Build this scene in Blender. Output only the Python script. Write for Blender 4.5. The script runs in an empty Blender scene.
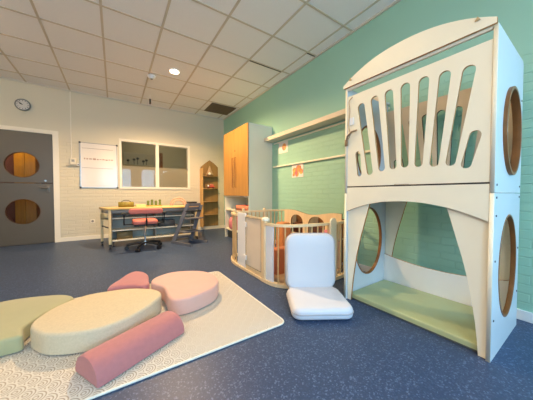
import bpy, bmesh, math, random
from mathutils import Vector, Matrix
random.seed(7)
C = bpy.data.collections.new('room'); bpy.context.scene.collection.children.link(C)
S = bpy.context.scene
PI = math.pi
WX, WY, HC = 2.475, 5.86, 2.915          # right wall, back wall, ceiling
LX, BY = -3.3, -1.5                       # left wall, window wall behind the camera

# ---------------------------------------------------------------- camera, light, exposure
cam = bpy.data.cameras.new('camera'); co = bpy.data.objects.new('camera', cam); C.objects.link(co)
co.location = (0, 0, .92); co.rotation_euler = (math.radians(88.5), 0, math.radians(-33.3))
cam.sensor_width = 36; cam.lens = 231/533*36; cam.clip_start = .02
S.camera = co
S.view_settings.view_transform = 'Standard'; S.view_settings.look = 'None'
S.view_settings.exposure = -0.35; S.view_settings.gamma = 1; S.view_settings.use_curve_mapping = False
w = bpy.data.worlds.new('daylight'); S.world = w; w.use_nodes = True
w.node_tree.nodes['Background'].inputs[0].default_value = (.5, .74, 1, 1)
w.node_tree.nodes['Background'].inputs[1].default_value = 1.0

def area(name, loc, rot, sx, sy, power, col):
    l = bpy.data.lights.new(name, 'AREA'); l.shape = 'RECTANGLE'; l.size = sx; l.size_y = sy
    l.energy = power; l.color = col
    o = bpy.data.objects.new(name, l); C.objects.link(o); o.location = loc; o.rotation_euler = rot
    return o
# daylight just outside the windows of the wall behind the camera
for wx in (-1.9, .1, 1.75):
    area('window_daylight', (wx, BY-.45, 1.75), (math.radians(62), 0, 0), 1.4, 1.3, 118, (.37, .69, 1.0))
WARM = (1, .66, .34)
LAMPS = [(.84, 4.0), (.84, 1.6), (-1.75, 4.0), (-1.75, 1.6), (.84, -.7), (-1.75, -.7)]  # only the first is in view; the others are added for warm light

# ---------------------------------------------------------------- node helpers
class E:
    def __init__(s, nt, v): s.nt = nt; s.v = v
    def _op(s, op, *a):
        n = s.nt.nodes.new('ShaderNodeMath'); n.operation = op
        for i, x in enumerate((s,)+a):
            if isinstance(x, E): x = x.v
            if isinstance(x, (int, float)): n.inputs[i].default_value = x
            else: s.nt.links.new(x, n.inputs[i])
        return E(s.nt, n.outputs[0])
    def __add__(s, o): return s._op('ADD', o)
    def __sub__(s, o): return s._op('SUBTRACT', o)
    def __mul__(s, o): return s._op('MULTIPLY', o)
    def __truediv__(s, o): return s._op('DIVIDE', o)
    def floor(s): return s._op('FLOOR')
    def lt(s, o): return s._op('LESS_THAN', o)
    def sqrt(s): return s._op('SQRT')
    def sin(s): return s._op('SINE')
    def mod2(s): return s._op('FLOORED_MODULO', 2.0)

MATS = {}
def mat(name, col, rough=.5, var=.04, vscale=6, metal=0, bump=0, bscale=60, spec=.5, coat=0, aniso=None, emit=None, clear=0, sheen=0):
    if name in MATS: return MATS[name]
    m = bpy.data.materials.new(name); m.use_nodes = True; nt = m.node_tree
    b = nt.nodes['Principled BSDF']
    b.inputs['Roughness'].default_value = rough; b.inputs['Metallic'].default_value = metal
    b.inputs['Specular IOR Level'].default_value = spec; b.inputs['Coat Weight'].default_value = coat
    b.inputs['Sheen Weight'].default_value = sheen
    tc = nt.nodes.new('ShaderNodeTexCoord')
    mp = nt.nodes.new('ShaderNodeMapping'); nt.links.new(tc.outputs['Object'], mp.inputs[0])
    if aniso: mp.inputs['Scale'].default_value = aniso
    nz = nt.nodes.new('ShaderNodeTexNoise'); nz.inputs['Scale'].default_value = vscale; nz.inputs['Detail'].default_value = 4
    nt.links.new(mp.outputs[0], nz.inputs['Vector'])
    r = nt.nodes.new('ShaderNodeValToRGB')
    r.color_ramp.elements[0].position = .3; r.color_ramp.elements[1].position = .7
    r.color_ramp.elements[0].color = tuple(c*(1-var) for c in col)+(1,)
    r.color_ramp.elements[1].color = tuple(min(1, c*(1+var)) for c in col)+(1,)
    nt.links.new(nz.outputs['Fac'], r.inputs[0]); nt.links.new(r.outputs[0], b.inputs['Base Color'])
    if bump:
        n2 = nt.nodes.new('ShaderNodeTexNoise'); n2.inputs['Scale'].default_value = bscale
        nt.links.new(mp.outputs[0], n2.inputs['Vector'])
        bp = nt.nodes.new('ShaderNodeBump'); bp.inputs['Strength'].default_value = bump; bp.inputs['Distance'].default_value = .004
        nt.links.new(n2.outputs['Fac'], bp.inputs['Height']); nt.links.new(bp.outputs[0], b.inputs['Normal'])
    if emit:
        b.inputs['Emission Color'].default_value = emit[0]+(1,); b.inputs['Emission Strength'].default_value = emit[1]
    if clear:
        b.inputs['Alpha'].default_value = 1-clear
    MATS[name] = m; return m
def srgb(r, g, b):
    return tuple(((c/255+.055)/1.055)**2.4 if c > 10 else c/3294 for c in (r, g, b))

def brick_wall(name, col, axis):
    m = bpy.data.materials.new(name); m.use_nodes = True; nt = m.node_tree; b = nt.nodes['Principled BSDF']
    b.inputs['Roughness'].default_value = .55
    g = nt.nodes.new('ShaderNodeNewGeometry'); sp = nt.nodes.new('ShaderNodeSeparateXYZ'); nt.links.new(g.outputs['Position'], sp.inputs[0])
    cb = nt.nodes.new('ShaderNodeCombineXYZ'); nt.links.new(sp.outputs[axis], cb.inputs[0]); nt.links.new(sp.outputs[2], cb.inputs[1])
    br = nt.nodes.new('ShaderNodeTexBrick'); br.inputs['Scale'].default_value = 1
    br.inputs['Brick Width'].default_value = .22; br.inputs['Row Height'].default_value = .066
    br.inputs['Mortar Size'].default_value = .006; br.inputs['Mortar Smooth'].default_value = .4
    nt.links.new(cb.outputs[0], br.inputs['Vector'])
    z = E(nt, sp.outputs[2]); low = z.lt(1.94)
    fac = E(nt, br.outputs['Fac'])*low
    nz = nt.nodes.new('ShaderNodeTexNoise'); nz.inputs['Scale'].default_value = 40; nt.links.new(g.outputs['Position'], nz.inputs['Vector'])
    h = E(nt, nz.outputs['Fac'])*.12 - fac
    bp = nt.nodes.new('ShaderNodeBump'); bp.inputs['Distance'].default_value = .006; bp.inputs['Strength'].default_value = .75
    nt.links.new(h.v, bp.inputs['Height']); nt.links.new(bp.outputs[0], b.inputs['Normal'])
    n2 = nt.nodes.new('ShaderNodeTexNoise'); n2.inputs['Scale'].default_value = 1.5; nt.links.new(g.outputs['Position'], n2.inputs['Vector'])
    r = nt.nodes.new('ShaderNodeValToRGB'); r.color_ramp.elements[0].color = tuple(c*.95 for c in col)+(1,); r.color_ramp.elements[1].color = tuple(min(1, c*1.04) for c in col)+(1,)
    nt.links.new(n2.outputs['Fac'], r.inputs[0]); nt.links.new(r.outputs[0], b.inputs['Base Color'])
    return m

def floor_mat():
    m = bpy.data.materials.new('speckled_vinyl'); m.use_nodes = True; nt = m.node_tree; b = nt.nodes['Principled BSDF']
    b.inputs['Roughness'].default_value = .42; b.inputs['Specular IOR Level'].default_value = .35
    g = nt.nodes.new('ShaderNodeNewGeometry')
    v = nt.nodes.new('ShaderNodeTexVoronoi'); v.inputs['Scale'].default_value = 150; nt.links.new(g.outputs['Position'], v.inputs['Vector'])
    col = nt.nodes.new('ShaderNodeSeparateColor'); nt.links.new(v.outputs['Color'], col.inputs[0])
    r = nt.nodes.new('ShaderNodeValToRGB'); r.color_ramp.interpolation = 'CONSTANT'
    base = (.037, .060, .122)
    r.color_ramp.elements[0].color = base+(1,); r.color_ramp.elements[1].position = .90; r.color_ramp.elements[1].color = (.10, .145, .25, 1)
    e = r.color_ramp.elements.new(.45); e.color = (.030, .056, .118, 1)
    e = r.color_ramp.elements.new(.72); e.color = (.05, .082, .16, 1)
    nt.links.new(col.outputs[0], r.inputs[0]); nt.links.new(r.outputs[0], b.inputs['Base Color'])
    n2 = nt.nodes.new('ShaderNodeTexNoise'); n2.inputs['Scale'].default_value = 90; nt.links.new(g.outputs['Position'], n2.inputs['Vector'])
    bp = nt.nodes.new('ShaderNodeBump'); bp.inputs['Distance'].default_value = .002; bp.inputs['Strength'].default_value = .35
    nt.links.new(n2.outputs['Fac'], bp.inputs['Height']); nt.links.new(bp.outputs[0], b.inputs['Normal'])
    return m

def ceiling_mat():
    m = bpy.data.materials.new('mineral_tiles'); m.use_nodes = True; nt = m.node_tree; b = nt.nodes['Principled BSDF']
    b.inputs['Roughness'].default_value = .9
    g = nt.nodes.new('ShaderNodeNewGeometry')
    n = nt.nodes.new('ShaderNodeTexNoise'); n.inputs['Scale'].default_value = 260; nt.links.new(g.outputs['Position'], n.inputs['Vector'])
    r = nt.nodes.new('ShaderNodeValToRGB'); r.color_ramp.elements[0].position = .35; r.color_ramp.elements[1].position = .6
    r.color_ramp.elements[0].color = (.80, .79, .76, 1); r.color_ramp.elements[1].color = (.89, .88, .85, 1)
    nt.links.new(n.outputs['Fac'], r.inputs[0]); nt.links.new(r.outputs[0], b.inputs['Base Color'])
    return m

def rug_mat():
    m = bpy.data.materials.new('scallop_rug'); m.use_nodes = True; nt = m.node_tree; b = nt.nodes['Principled BSDF']
    b.inputs['Roughness'].default_value = .8
    g = nt.nodes.new('ShaderNodeNewGeometry'); sp = nt.nodes.new('ShaderNodeSeparateXYZ'); nt.links.new(g.outputs['Position'], sp.inputs[0])
    D = .088
    # scales open to the right (the rug lies with its pattern turned)
    x = E(nt, sp.outputs[1])/D; y = E(nt, sp.outputs[0])*-1/(D*.5)
    row = y.floor()
    res = None
    for k in (2, 1, 0):
        rk = row-float(-1+k)            # candidate rows: higher k lies in front
        par = rk.mod2()*.5
        cx = (x-par).floor()+.5+par
        dx = x-cx; dy = (y-rk)*.5
        d = (dx*dx+dy*dy).sqrt()
        inside = d.lt(.5)
        ring = (d*(2*PI*7)).sin()*.5+.5
        res = ring if res is None else ring*inside+res*(inside*-1+1)
    r = nt.nodes.new('ShaderNodeValToRGB')
    r.color_ramp.elements[0].position = .2; r.color_ramp.elements[1].position = .5
    r.color_ramp.elements[0].color = (.36, .31, .24, 1); r.color_ramp.elements[1].color = (.62, .585, .51, 1)
    nt.links.new(res.v, r.inputs[0]); nt.links.new(r.outputs[0], b.inputs['Base Color'])
    return m

def wood(name, col, rough=.4, axis=2, s=1.0, var=.14):
    sc = [14*s, 14*s, 14*s]; sc[axis] = 1.0*s
    return mat(name, col, rough, var, 1.6, aniso=tuple(sc))

CREAM = mat('cream_laminate', srgb(240, 236, 214), .42, .015)
WHITE = mat('white_lacquer', srgb(236, 238, 238), .4, .015)
PLYEDGE = mat('plywood_edge', srgb(172, 118, 62), .5, .15, 30)
RINGW = mat('brown_ring_wood', srgb(128, 82, 42), .35, .15, 12)
DKRING = mat('dark_rubber_edge', (.045, .03, .02), .5)
BACKWALL = brick_wall('cream_painted_brick', srgb(212, 203, 178), 0)
GREENWALL = brick_wall('mint_painted_brick', srgb(160, 206, 184), 1)
PLAINW = mat('plain_plaster', srgb(205, 200, 188), .7)
FRAMEW = mat('cream_gloss_frame', srgb(232, 224, 204), .35, .01)
DOORG = mat('grey_door_paint', srgb(86, 80, 68), .4, .02)
STEEL = mat('brushed_steel', (.33, .31, .28), .28, .05, metal=1)
CHROME = mat('chrome', (.75, .75, .75), .12, .02, metal=1)
BLACKP = mat('black_plastic', (.015, .015, .017), .4)
GREYP = mat('grey_painted_metal', srgb(140, 142, 145), .45)
OAK = wood('golden_wood', srgb(172, 126, 62))
OAKD = wood('desk_birch', srgb(228, 190, 120), axis=0)
PLY = wood('shaded_plywood', srgb(150, 116, 66))  # corner shelf plywood with its shade put into the colour
BIRCH = wood('pale_birch', srgb(232, 208, 166), var=.07)
DOWEL = wood('birch_dowel', srgb(214, 182, 130))
MINTMAT = mat('mint_vinyl', srgb(172, 184, 140), .5, .02)
SAGE = mat('sage_vinyl', srgb(164, 162, 122), .6, .04, sheen=.2)
BEIGEF = mat('flecked_beige_fabric', srgb(202, 188, 158), .8, .06, 90, bump=.15, bscale=200)
PEACH = mat('peach_fabric', srgb(214, 168, 152), .7, .02, 20, sheen=.2)
MAUVE = mat('mauve_fabric', srgb(178, 112, 112), .7, .04, 40, sheen=.2)
BASEDK = mat('dark_base_cloth', (.03, .03, .035), .9)
SEATV = mat('pale_grey_vinyl', srgb(208, 210, 216), .42, .01, coat=.1)
PIPE = mat('grey_piping', srgb(170, 168, 172), .5)
PINKF = mat('coral_pink_upholstery', srgb(190, 108, 98), .8, .06, 30)
TERRA = mat('terracotta_foam', srgb(190, 112, 74), .7, .08, 10)
PINKC = mat('dusty_pink_cloth', srgb(214, 130, 140), .8, .08, 20)
BROWNB = mat('dark_brown_wicker', srgb(70, 36, 20), .8, .4, 40, bump=.5)
SLATE = mat('slate_blue_lacquer', srgb(104, 106, 114), .4)
GLASS = mat('window_glass', (.02, .02, .02), .03, 0, spec=.9, clear=.82)
FILM = mat('frosted_film', srgb(206, 194, 158), .35, .02, clear=.34)
ACRYL = mat('clear_acrylic', srgb(215, 225, 232), .15, .01, clear=.35)

# ---------------------------------------------------------------- mesh helpers
def bx(bm, x0, x1, y0, y1, z0, z1, bev=0):
    vs = bmesh.ops.create_cube(bm, size=1)['verts']
    for v in vs: v.co = Vector(((x0+x1)/2+v.co.x*(x1-x0), (y0+y1)/2+v.co.y*(y1-y0), (z0+z1)/2+v.co.z*(z1-z0)))
    if bev:
        es = list({e for v in vs for e in v.link_edges})
        bmesh.ops.bevel(bm, geom=es, offset=bev, segments=2, affect='EDGES', profile=.5)
def box(x0, x1, y0, y1, z0, z1, bev=.003):
    bm = bmesh.new(); bx(bm, x0, x1, y0, y1, z0, z1, bev); FLAT.add(id(bm)); return bm
def cyl(bm, a, b, r, r2=None, n=16):
    a = Vector(a); b = Vector(b); d = b-a
    M = Matrix.Translation((a+b)/2) @ d.to_track_quat('Z', 'Y').to_matrix().to_4x4()
    bmesh.ops.create_cone(bm, cap_ends=True, segments=n, radius1=r, radius2=r if r2 is None else r2, depth=d.length, matrix=M)
def tube(bm, pts, r, n=10, closed=False):
    pts = [Vector(p) for p in pts]; rings = []
    N = len(pts)
    for i, p in enumerate(pts):
        q = pts[(i+1) % N] if (closed or i < N-1) else p
        o = pts[i-1] if (closed or i > 0) else p
        t = (q-o).normalized()
        up = Vector((0, 0, 1)) if abs(t.z) < .95 else Vector((0, 1, 0))
        a = t.cross(up).normalized(); c = a.cross(t).normalized()
        rings.append([bm.verts.new(p+a*r*math.cos(2*PI*k/n)+c*r*math.sin(2*PI*k/n)) for k in range(n)])
    M = N if closed else N-1
    for i in range(M):
        A, B = rings[i], rings[(i+1) % N]
        for k in range(n): bm.faces.new((A[k], A[(k+1) % n], B[(k+1) % n], B[k]))
    if not closed: bm.faces.new(rings[0][::-1]); bm.faces.new(rings[-1])
def ball(bm, c, r, sc=(1, 1, 1), u=16, v=10):
    bmesh.ops.create_uvsphere(bm, u_segments=u, v_segments=v, radius=r, matrix=Matrix.Translation(c) @ Matrix.Diagonal((*sc, 1)))
def lathe(bm, prof, c=(0, 0, 0), n=24):
    c = Vector(c); rings = [[bm.verts.new(c+Vector((r*math.cos(2*PI*k/n), r*math.sin(2*PI*k/n), z))) for k in range(n)] for r, z in prof]
    for A, B in zip(rings, rings[1:]):
        for k in range(n): bm.faces.new((A[k], A[(k+1) % n], B[(k+1) % n], B[k]))
    bm.faces.new(rings[0][::-1]); bm.faces.new(rings[-1])
def ribbon(bm, pts, wid, z0, z1):
    """flat board bent along a plan path"""
    P = [Vector((p[0], p[1], 0)) for p in pts]; L = []; R = []
    for i, p in enumerate(P):
        t = (P[min(i+1, len(P)-1)]-P[max(i-1, 0)]).normalized(); nn = Vector((-t.y, t.x, 0))*wid/2
        L.append(p+nn); R.append(p-nn)
    rows = [[bm.verts.new((q.x, q.y, z)) for q in (l, r) for z in (z0, z1)] for l, r in zip(L, R)]
    for A, B in zip(rows, rows[1:]):
        bm.faces.new((A[0], B[0], B[1], A[1])); bm.faces.new((A[3], B[3], B[2], A[2]))
        bm.faces.new((A[1], B[1], B[3], A[3])); bm.faces.new((A[2], B[2], B[0], A[0]))
    for A in (rows[0], rows[-1]): bm.faces.new((A[0], A[1], A[3], A[2]))
def smooth_path(pts, n=8, closed=False):
    out = []; N = len(pts)
    for i in range(N if closed else N-1):
        g = lambda j: Vector(pts[j % N] if closed else pts[max(0, min(N-1, j))])
        a, b, c, d = g(i-1), g(i), g(i+1), g(i+2)
        for k in range(n):
            t = k/n
            out.append(.5*((2*b)+(c-a)*t+(2*a-5*b+4*c-d)*t*t+(3*b-a-3*c+d)*t**3))
    if not closed: out.append(Vector(pts[-1]))
    return out

FLAT = set()
def link(name, bm_or_me, m, parent=None, smooth=True, M=None):
    if isinstance(bm_or_me, bmesh.types.BMesh):
        bm = bm_or_me
        if id(bm) in FLAT: smooth = False; FLAT.discard(id(bm))
        bmesh.ops.recalc_face_normals(bm, faces=bm.faces)
        if M is not None: bm.transform(M)
        me = bpy.data.meshes.new(name); bm.to_mesh(me); bm.free()
    else: me = bm_or_me
    me.name = name
    if m is not None:
        for q in (m if isinstance(m, (list, tuple)) else [m]): me.materials.append(q)
    o = bpy.data.objects.new(name, me); C.objects.link(o)
    if smooth:
        me.shade_smooth(); me.set_sharp_from_angle(angle=math.radians(35))
    if parent is not None:
        o.parent = parent
        if parent.get('_world'):
            p = parent
            base = Vector(p['_world'])
            me.transform(Matrix.Rotation(-p['_rz'], 4, 'Z') @ Matrix.Translation(-base))
            o['_world'] = p['_world']; o['_rz'] = p['_rz']
    return o
def tag(o, label, cat, group=None):
    o['label'] = label; o['category'] = cat
    if group: o['group'] = group
    return o
def thing(name, label, cat, loc, rz=0, group=None, world=True):
    """Empty at the thing's base. world=True: its part meshes are written in room coordinates."""
    o = bpy.data.objects.new(name, None); C.objects.link(o); o.location = loc; o.rotation_euler = (0, 0, rz)
    o.empty_display_size = .1
    if world: o['_world'] = tuple(loc); o['_rz'] = rz
    return tag(o, label, cat, group)
def single(name, bm, m, label, cat, group=None):
    """one-mesh thing written in room coordinates; origin goes to its base centre"""
    o = link(name, bm, m)
    me = o.data; xs = [v.co for v in me.vertices]
    c = Vector(((min(v.x for v in xs)+max(v.x for v in xs))/2, (min(v.y for v in xs)+max(v.y for v in xs))/2, min(v.z for v in xs)))
    me.transform(Matrix.Translation(-c)); o.location = c
    o['_world'] = tuple(c); o['_rz'] = 0.0
    return tag(o, label, cat, group)
def struct(name, bm, m, smooth=False):
    o = link(name, bm, m, smooth=smooth); o['kind'] = 'structure'; return o

def prism(outline, holes, t, plane, at, bev=0.0, edge_mat=True):
    """2D outline with holes made into a board of thickness t. plane 'YZ' (at = x of its front), 'XZ' (at = y), 'XY' (at = z).
    Returned mesh: faces of the rim get material index 1."""
    cu = bpy.data.curves.new('tmp', 'CURVE'); cu.dimensions = '2D'; cu.fill_mode = 'BOTH'
    cu.extrude = t/2-bev; cu.bevel_depth = bev; cu.bevel_resolution = 1; cu.offset = -bev
    for lp in [outline]+list(holes):
        s = cu.splines.new('POLY'); s.points.add(len(lp)-1); s.use_cyclic_u = True
        for p, q in zip(s.points, lp): p.co = (q[0], q[1], 0, 1)
    o = bpy.data.objects.new('tmp', cu); C.objects.link(o)
    bpy.context.view_layer.update()
    dg = bpy.context.evaluated_depsgraph_get()
    me = bpy.data.meshes.new_from_object(o.evaluated_get(dg)); me.materials.clear()
    bpy.data.objects.remove(o); bpy.data.curves.remove(cu)
    for p in me.polygons: p.material_index = 1 if (edge_mat and abs(p.normal.z) < .5) else 0
    if plane == 'YZ': M = Matrix(((0, 0, 1, at+t/2), (1, 0, 0, 0), (0, 1, 0, 0), (0, 0, 0, 1)))
    elif plane == 'XZ': M = Matrix(((1, 0, 0, 0), (0, 0, -1, at+t/2), (0, 1, 0, 0), (0, 0, 0, 1)))
    else: M = Matrix.Translation((0, 0, at+t/2))
    bm = bmesh.new(); bm.from_mesh(me); bpy.data.meshes.remove(me)
    bm.transform(M); bmesh.ops.remove_doubles(bm, verts=bm.verts, dist=1e-5); FLAT.add(id(bm)); return bm
def circle(cx, cy, r, n=40, ry=None):
    ry = ry or r
    return [(cx+r*math.cos(2*PI*k/n), cy+ry*math.sin(2*PI*k/n)) for k in range(n)]
def rect(x0, x1, y0, y1): return [(x0, y0), (x1, y0), (x1, y1), (x0, y1)]
def slot(a, b, r, r2=None, n=9):
    """rounded slot between two 2D points"""
    a = Vector(a); b = Vector(b); r2 = r2 or r; t = (b-a).normalized(); ang = math.atan2(t.y, t.x); out = []
    for k in range(n): th = ang+PI/2+PI*k/(n-1); out.append((a.x+r*math.cos(th), a.y+r*math.sin(th)))
    for k in range(n): th = ang-PI/2+PI*k/(n-1); out.append((b.x+r2*math.cos(th), b.y+r2*math.sin(th)))
    return out
def rrect(x0, x1, y0, y1, r, n=6):
    out = []
    for cx, cy, a in ((x1-r, y0+r, -PI/2), (x1-r, y1-r, 0), (x0+r, y1-r, PI/2), (x0+r, y0+r, PI)):
        for k in range(n+1): th = a+PI/2*k/n; out.append((cx+r*math.cos(th), cy+r*math.sin(th)))
    return out
def pad(pts, h, r, z0=0.0, dome=0.0, bottom_r=.0):
    """soft foam slab: plan outline pts, height h, rounded top rim"""
    bm = bmesh.new(); P = [Vector((p[0], p[1])) for p in pts]; N = len(P)
    A = sum(P[i].x*P[(i+1) % N].y-P[(i+1) % N].x*P[i].y for i in range(N))
    sg = 1 if A > 0 else -1
    nr = []
    for i in range(N):
        t = (P[(i+1) % N]-P[i-1]).normalized(); nr.append(Vector((-t.y, t.x))*sg)
    prof = []
    if bottom_r: prof += [(bottom_r*(1-math.sin(a)), bottom_r*(1-math.cos(a))) for a in (0, PI/6, PI/3)]+[(0, bottom_r)]
    else: prof += [(0, 0)]
    prof += [(r*(1-math.cos(a)), h-r+r*math.sin(a)) for a in (0, PI/8, PI/4, 3*PI/8, PI/2)]
    rings = [[bm.verts.new((P[i].x+nr[i].x*o, P[i].y+nr[i].y*o, z0+z)) for i in range(N)] for o, z in prof]
    for a, b in zip(rings, rings[1:]):
        for i in range(N): bm.faces.new((a[i], a[(i+1) % N], b[(i+1) % N], b[i]))
    bm.faces.new(rings[0][::-1])
    c = sum((v.co for v in rings[-1]), Vector())/N
    prev = rings[-1]
    for f in (.66, .33):
        nx = [bm.verts.new((c.x+(v.co.x-c.x)*f, c.y+(v.co.y-c.y)*f, v.co.z+dome*(1-f*f))) for v in rings[-1]]
        for i in range(N): bm.faces.new((prev[i], prev[(i+1) % N], nx[(i+1) % N], nx[i]))
        prev = nx
    cv = bm.verts.new((c.x, c.y, z0+h+dome))
    for i in range(N): bm.faces.new((prev[i], prev[(i+1) % N], cv))
    return bm

# ---------------------------------------------------------------- the setting
TH = .12
struct('floor', box(LX-.2, WX+.2, BY-.2, WY+.001, -.1, 0, 0), floor_mat())
struct('ceiling', box(LX-.2, WX+.2, BY-.2, WY+TH, HC, HC+.1, 0), ceiling_mat())
struct('wall_right', box(WX, WX+TH, BY-.2, WY+TH, 0, HC, 0), GREENWALL)
struct('wall_left', box(LX-TH, LX, BY-.2, WY+TH, 0, HC, 0), PLAINW)
WIN = (.125, 1.535, 1.065, 2.065)            # interior window in the back wall
DOOR = (-1.99, -.885, 0, 2.085)
struct('wall_back', prism([(LX, 0), (DOOR[0], 0), (DOOR[0], DOOR[3]), (DOOR[1], DOOR[3]), (DOOR[1], 0), (WX, 0), (WX, HC), (LX, HC)],
       [rect(*WIN)], TH, 'XZ', WY), BACKWALL)
bpy.data.objects['wall_back'].data.materials.append(FRAMEW)
fw = [rect(wx-.65, wx+.65, .75, 2.2) for wx in (-1.9, .1, 1.75)]
struct('wall_front', prism(rect(LX, WX, 0, HC), fw, TH, 'XZ', BY-TH, edge_mat=False), PLAINW)
for k, wx in enumerate((-1.9, .1, 1.75)):
    struct('window_%d' % (k+2), prism(rect(wx-.65, wx+.65, .75, 2.2), [rect(wx-.59, wx-.03, .81, 2.14), rect(wx+.03, wx+.59, .81, 2.14)], .06, 'XZ', BY-.09, edge_mat=False), FRAMEW)
# skirting boards
struct('baseboard_right', box(WX-.014, WX, BY, WY, 0, .075, .004), WHITE)
bm = bmesh.new(); bx(bm, DOOR[1]+.0, WX-.014, WY-.014, WY, 0, .08, .004); bx(bm, LX, DOOR[0], WY-.014, WY, 0, .08, .004)
struct('baseboard_back', bm, FRAMEW)
# perimeter trim and the exposed ceiling grid
bm = bmesh.new(); bx(bm, WX-.022, WX, BY, WY, HC-.02, HC, 0); bx(bm, LX, WX, WY-.022, WY, HC-.02, HC, 0)
GRID = mat('ceiling_grid', srgb(200, 190, 170), .5)
struct('trim_1', bm, mat('perimeter_angle', srgb(205, 198, 182), .5))
bm = bmesh.new()
for k in range(-4, 5):
    x = 2.297-.6*k if k >= 0 else None
for k in range(10):
    x = 2.297-.598*k
    if x > LX: bx(bm, x-.012, x+.012, BY, WY-.022, HC-.006, HC+.004, 0)
for k in range(-9, 6):
    y = 3.045+.607*k
    if BY < y < WY: bx(bm, LX, WX-.022, y-.012, y+.012, HC-.005, HC+.004, 0)
struct('trim_2', bm, GRID)
# slipped tiles leave two dark gaps beside the green wall
bm = bmesh.new(); bx(bm, 1.71, 2.29, 3.055, 3.075, HC-.0075, HC-.0015, 0); bx(bm, 2.30, 2.45, 2.447, 2.465, HC-.0075, HC-.0015, 0)
struct('trim_3', bm, BLACKP)

# rooms beyond the door and the interior window
AMBER = wood('amber_panelling', srgb(176, 132, 30), axis=2)
def shell(name, x0, x1, y0, y1, m):
    bm = bmesh.new()
    bx(bm, x0, x1, y1, y1+.08, 0, 2.7, 0); bx(bm, x0-.08, x0, y0, y1+.08, 0, 2.7, 0); bx(bm, x1, x1+.08, y0, y1+.08, 0, 2.7, 0)
    struct('wall_'+name, bm, m)
    struct('floor_'+name, box(x0-.08, x1+.08, y0, y1+.08, -.1, 0, 0), mat('beyond_floor', (.12, .09, .06), .5))
    struct('ceiling_'+name, box(x0-.08, x1+.08, y0, y1+.08, 2.7, 2.78, 0), PLAINW)
shell('corridor', -2.9, -.62, WY+TH, WY+1.5, mat('dark_red_brown_paint', srgb(90, 40, 24), .7))
shell('office', -.48, 3.4, WY+TH, WY+2.4, mat('office_olive_paint', srgb(150, 142, 108), .7))
def point(name, loc, p, col, r=.08):
    l = bpy.data.lights.new(name, 'POINT'); l.energy = p; l.color = col; l.shadow_soft_size = r
    o = bpy.data.objects.new(name, l); C.objects.link(o); o.location = loc; return o
point('corridor_light', (-1.6, WY+.6, 2.45), 95, WARM)
point('office_light', (1.2, WY+1.0, 2.4), 48, (1, .85, .62))

# the interior window
x0, x1, z0, z1 = WIN
o = struct('window_1', prism(rect(x0-.035, x1+.035, z0-.035, z1+.035), [rect(x0+.01, .80, z0+.01, z1-.01), rect(.865, x1-.01, z0+.01, z1-.01)], TH+.03, 'XZ', WY-.02, edge_mat=False), FRAMEW)
for a, b in ((x0+.005, .805), (.86, x1-.005)):
    g = link('window_pane', box(a, b, WY+.03, WY+.036, z0+.005, z1-.005, 0), GLASS, o)
    f = link('frosted_film', box(a, b, WY+.038, WY+.0395, z0+.005, 1.53, 0), FILM, o); f['label'] = 'translucent beige film over the lower half of the pane'
# door: grey stable door with two round lights
dx0, dx1 = -1.955, -.965
fr = prism([(DOOR[0]-.03, 0), (DOOR[0]+.035, 0), (DOOR[0]+.035, 2.04), (DOOR[1]-.075, 2.04), (DOOR[1]-.075, 0), (DOOR[1]+.01, 0), (DOOR[1]+.01, 2.105), (DOOR[0]-.03, 2.105)], [], TH+.03, 'XZ', WY-.02, edge_mat=False)
struct('trim_4', fr, FRAMEW)
d = struct('door_1', prism(rect(dx0, dx1, .008, 1.115), [circle(-1.375, .602, .222)], .045, 'XZ', WY-.005, .002), [DOORG, BLACKP])
up = link('upper_leaf', prism(rect(dx0, dx1, 1.125, 2.035), [circle(-1.375, 1.44, .222)], .045, 'XZ', WY-.005, .002), [DOORG, BLACKP], d)
for zc, nm in ((.602, 'lower'), (1.44, 'upper')):
    bm = bmesh.new(); cyl(bm, (-1.375, WY+.012, zc), (-1.375, WY+.018, zc), .226, n=40)
    link('round_pane', bm, GLASS, d)
    bm = bmesh.new(); tube(bm, [(-1.375+.224*math.cos(2*PI*k/40), WY-.006, zc+.224*math.sin(2*PI*k/40)) for k in range(40)], .006, 8, True)
    link('pane_bead', bm, mat('bead_brown', srgb(90, 62, 36), .5), d)
bm = bmesh.new(); cyl(bm, (-1.035, WY-.005, 1.03), (-1.035, WY-.05, 1.03), .01); tube(bm, [(-1.03, WY-.05, 1.03), (-1.15, WY-.05, 1.03)], .010); bx(bm, -1.055, -1.015, WY-.013, WY-.005, .95, 1.075, .003)
link('door_handle', bm, mat('handle_dull', (.16, .15, .13), .4, metal=.7), d)
bm = bmesh.new(); cyl(bm, (-1.07, WY-.005, 1.165), (-1.07, WY-.02, 1.165), .016); link('door_bolt', bm, STEEL, d)
# corridor cupboard seen through the door lights
t = thing('wall_cupboard', 'amber wooden cupboard in the corridor seen through the round door panes', 'cupboard', (-1.52, WY+1.0, 0))
bm = bmesh.new(); bx(bm, -1.68, -1.36, WY+.8, WY+1.2, 0, 2.3, .004); link('body', bm, AMBER, t)
for k in range(2):
    link('door', box(-1.675+k*.156, -1.523+k*.156, WY+.78, WY+.80, .05, 2.27, .003), AMBER, t)

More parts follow.
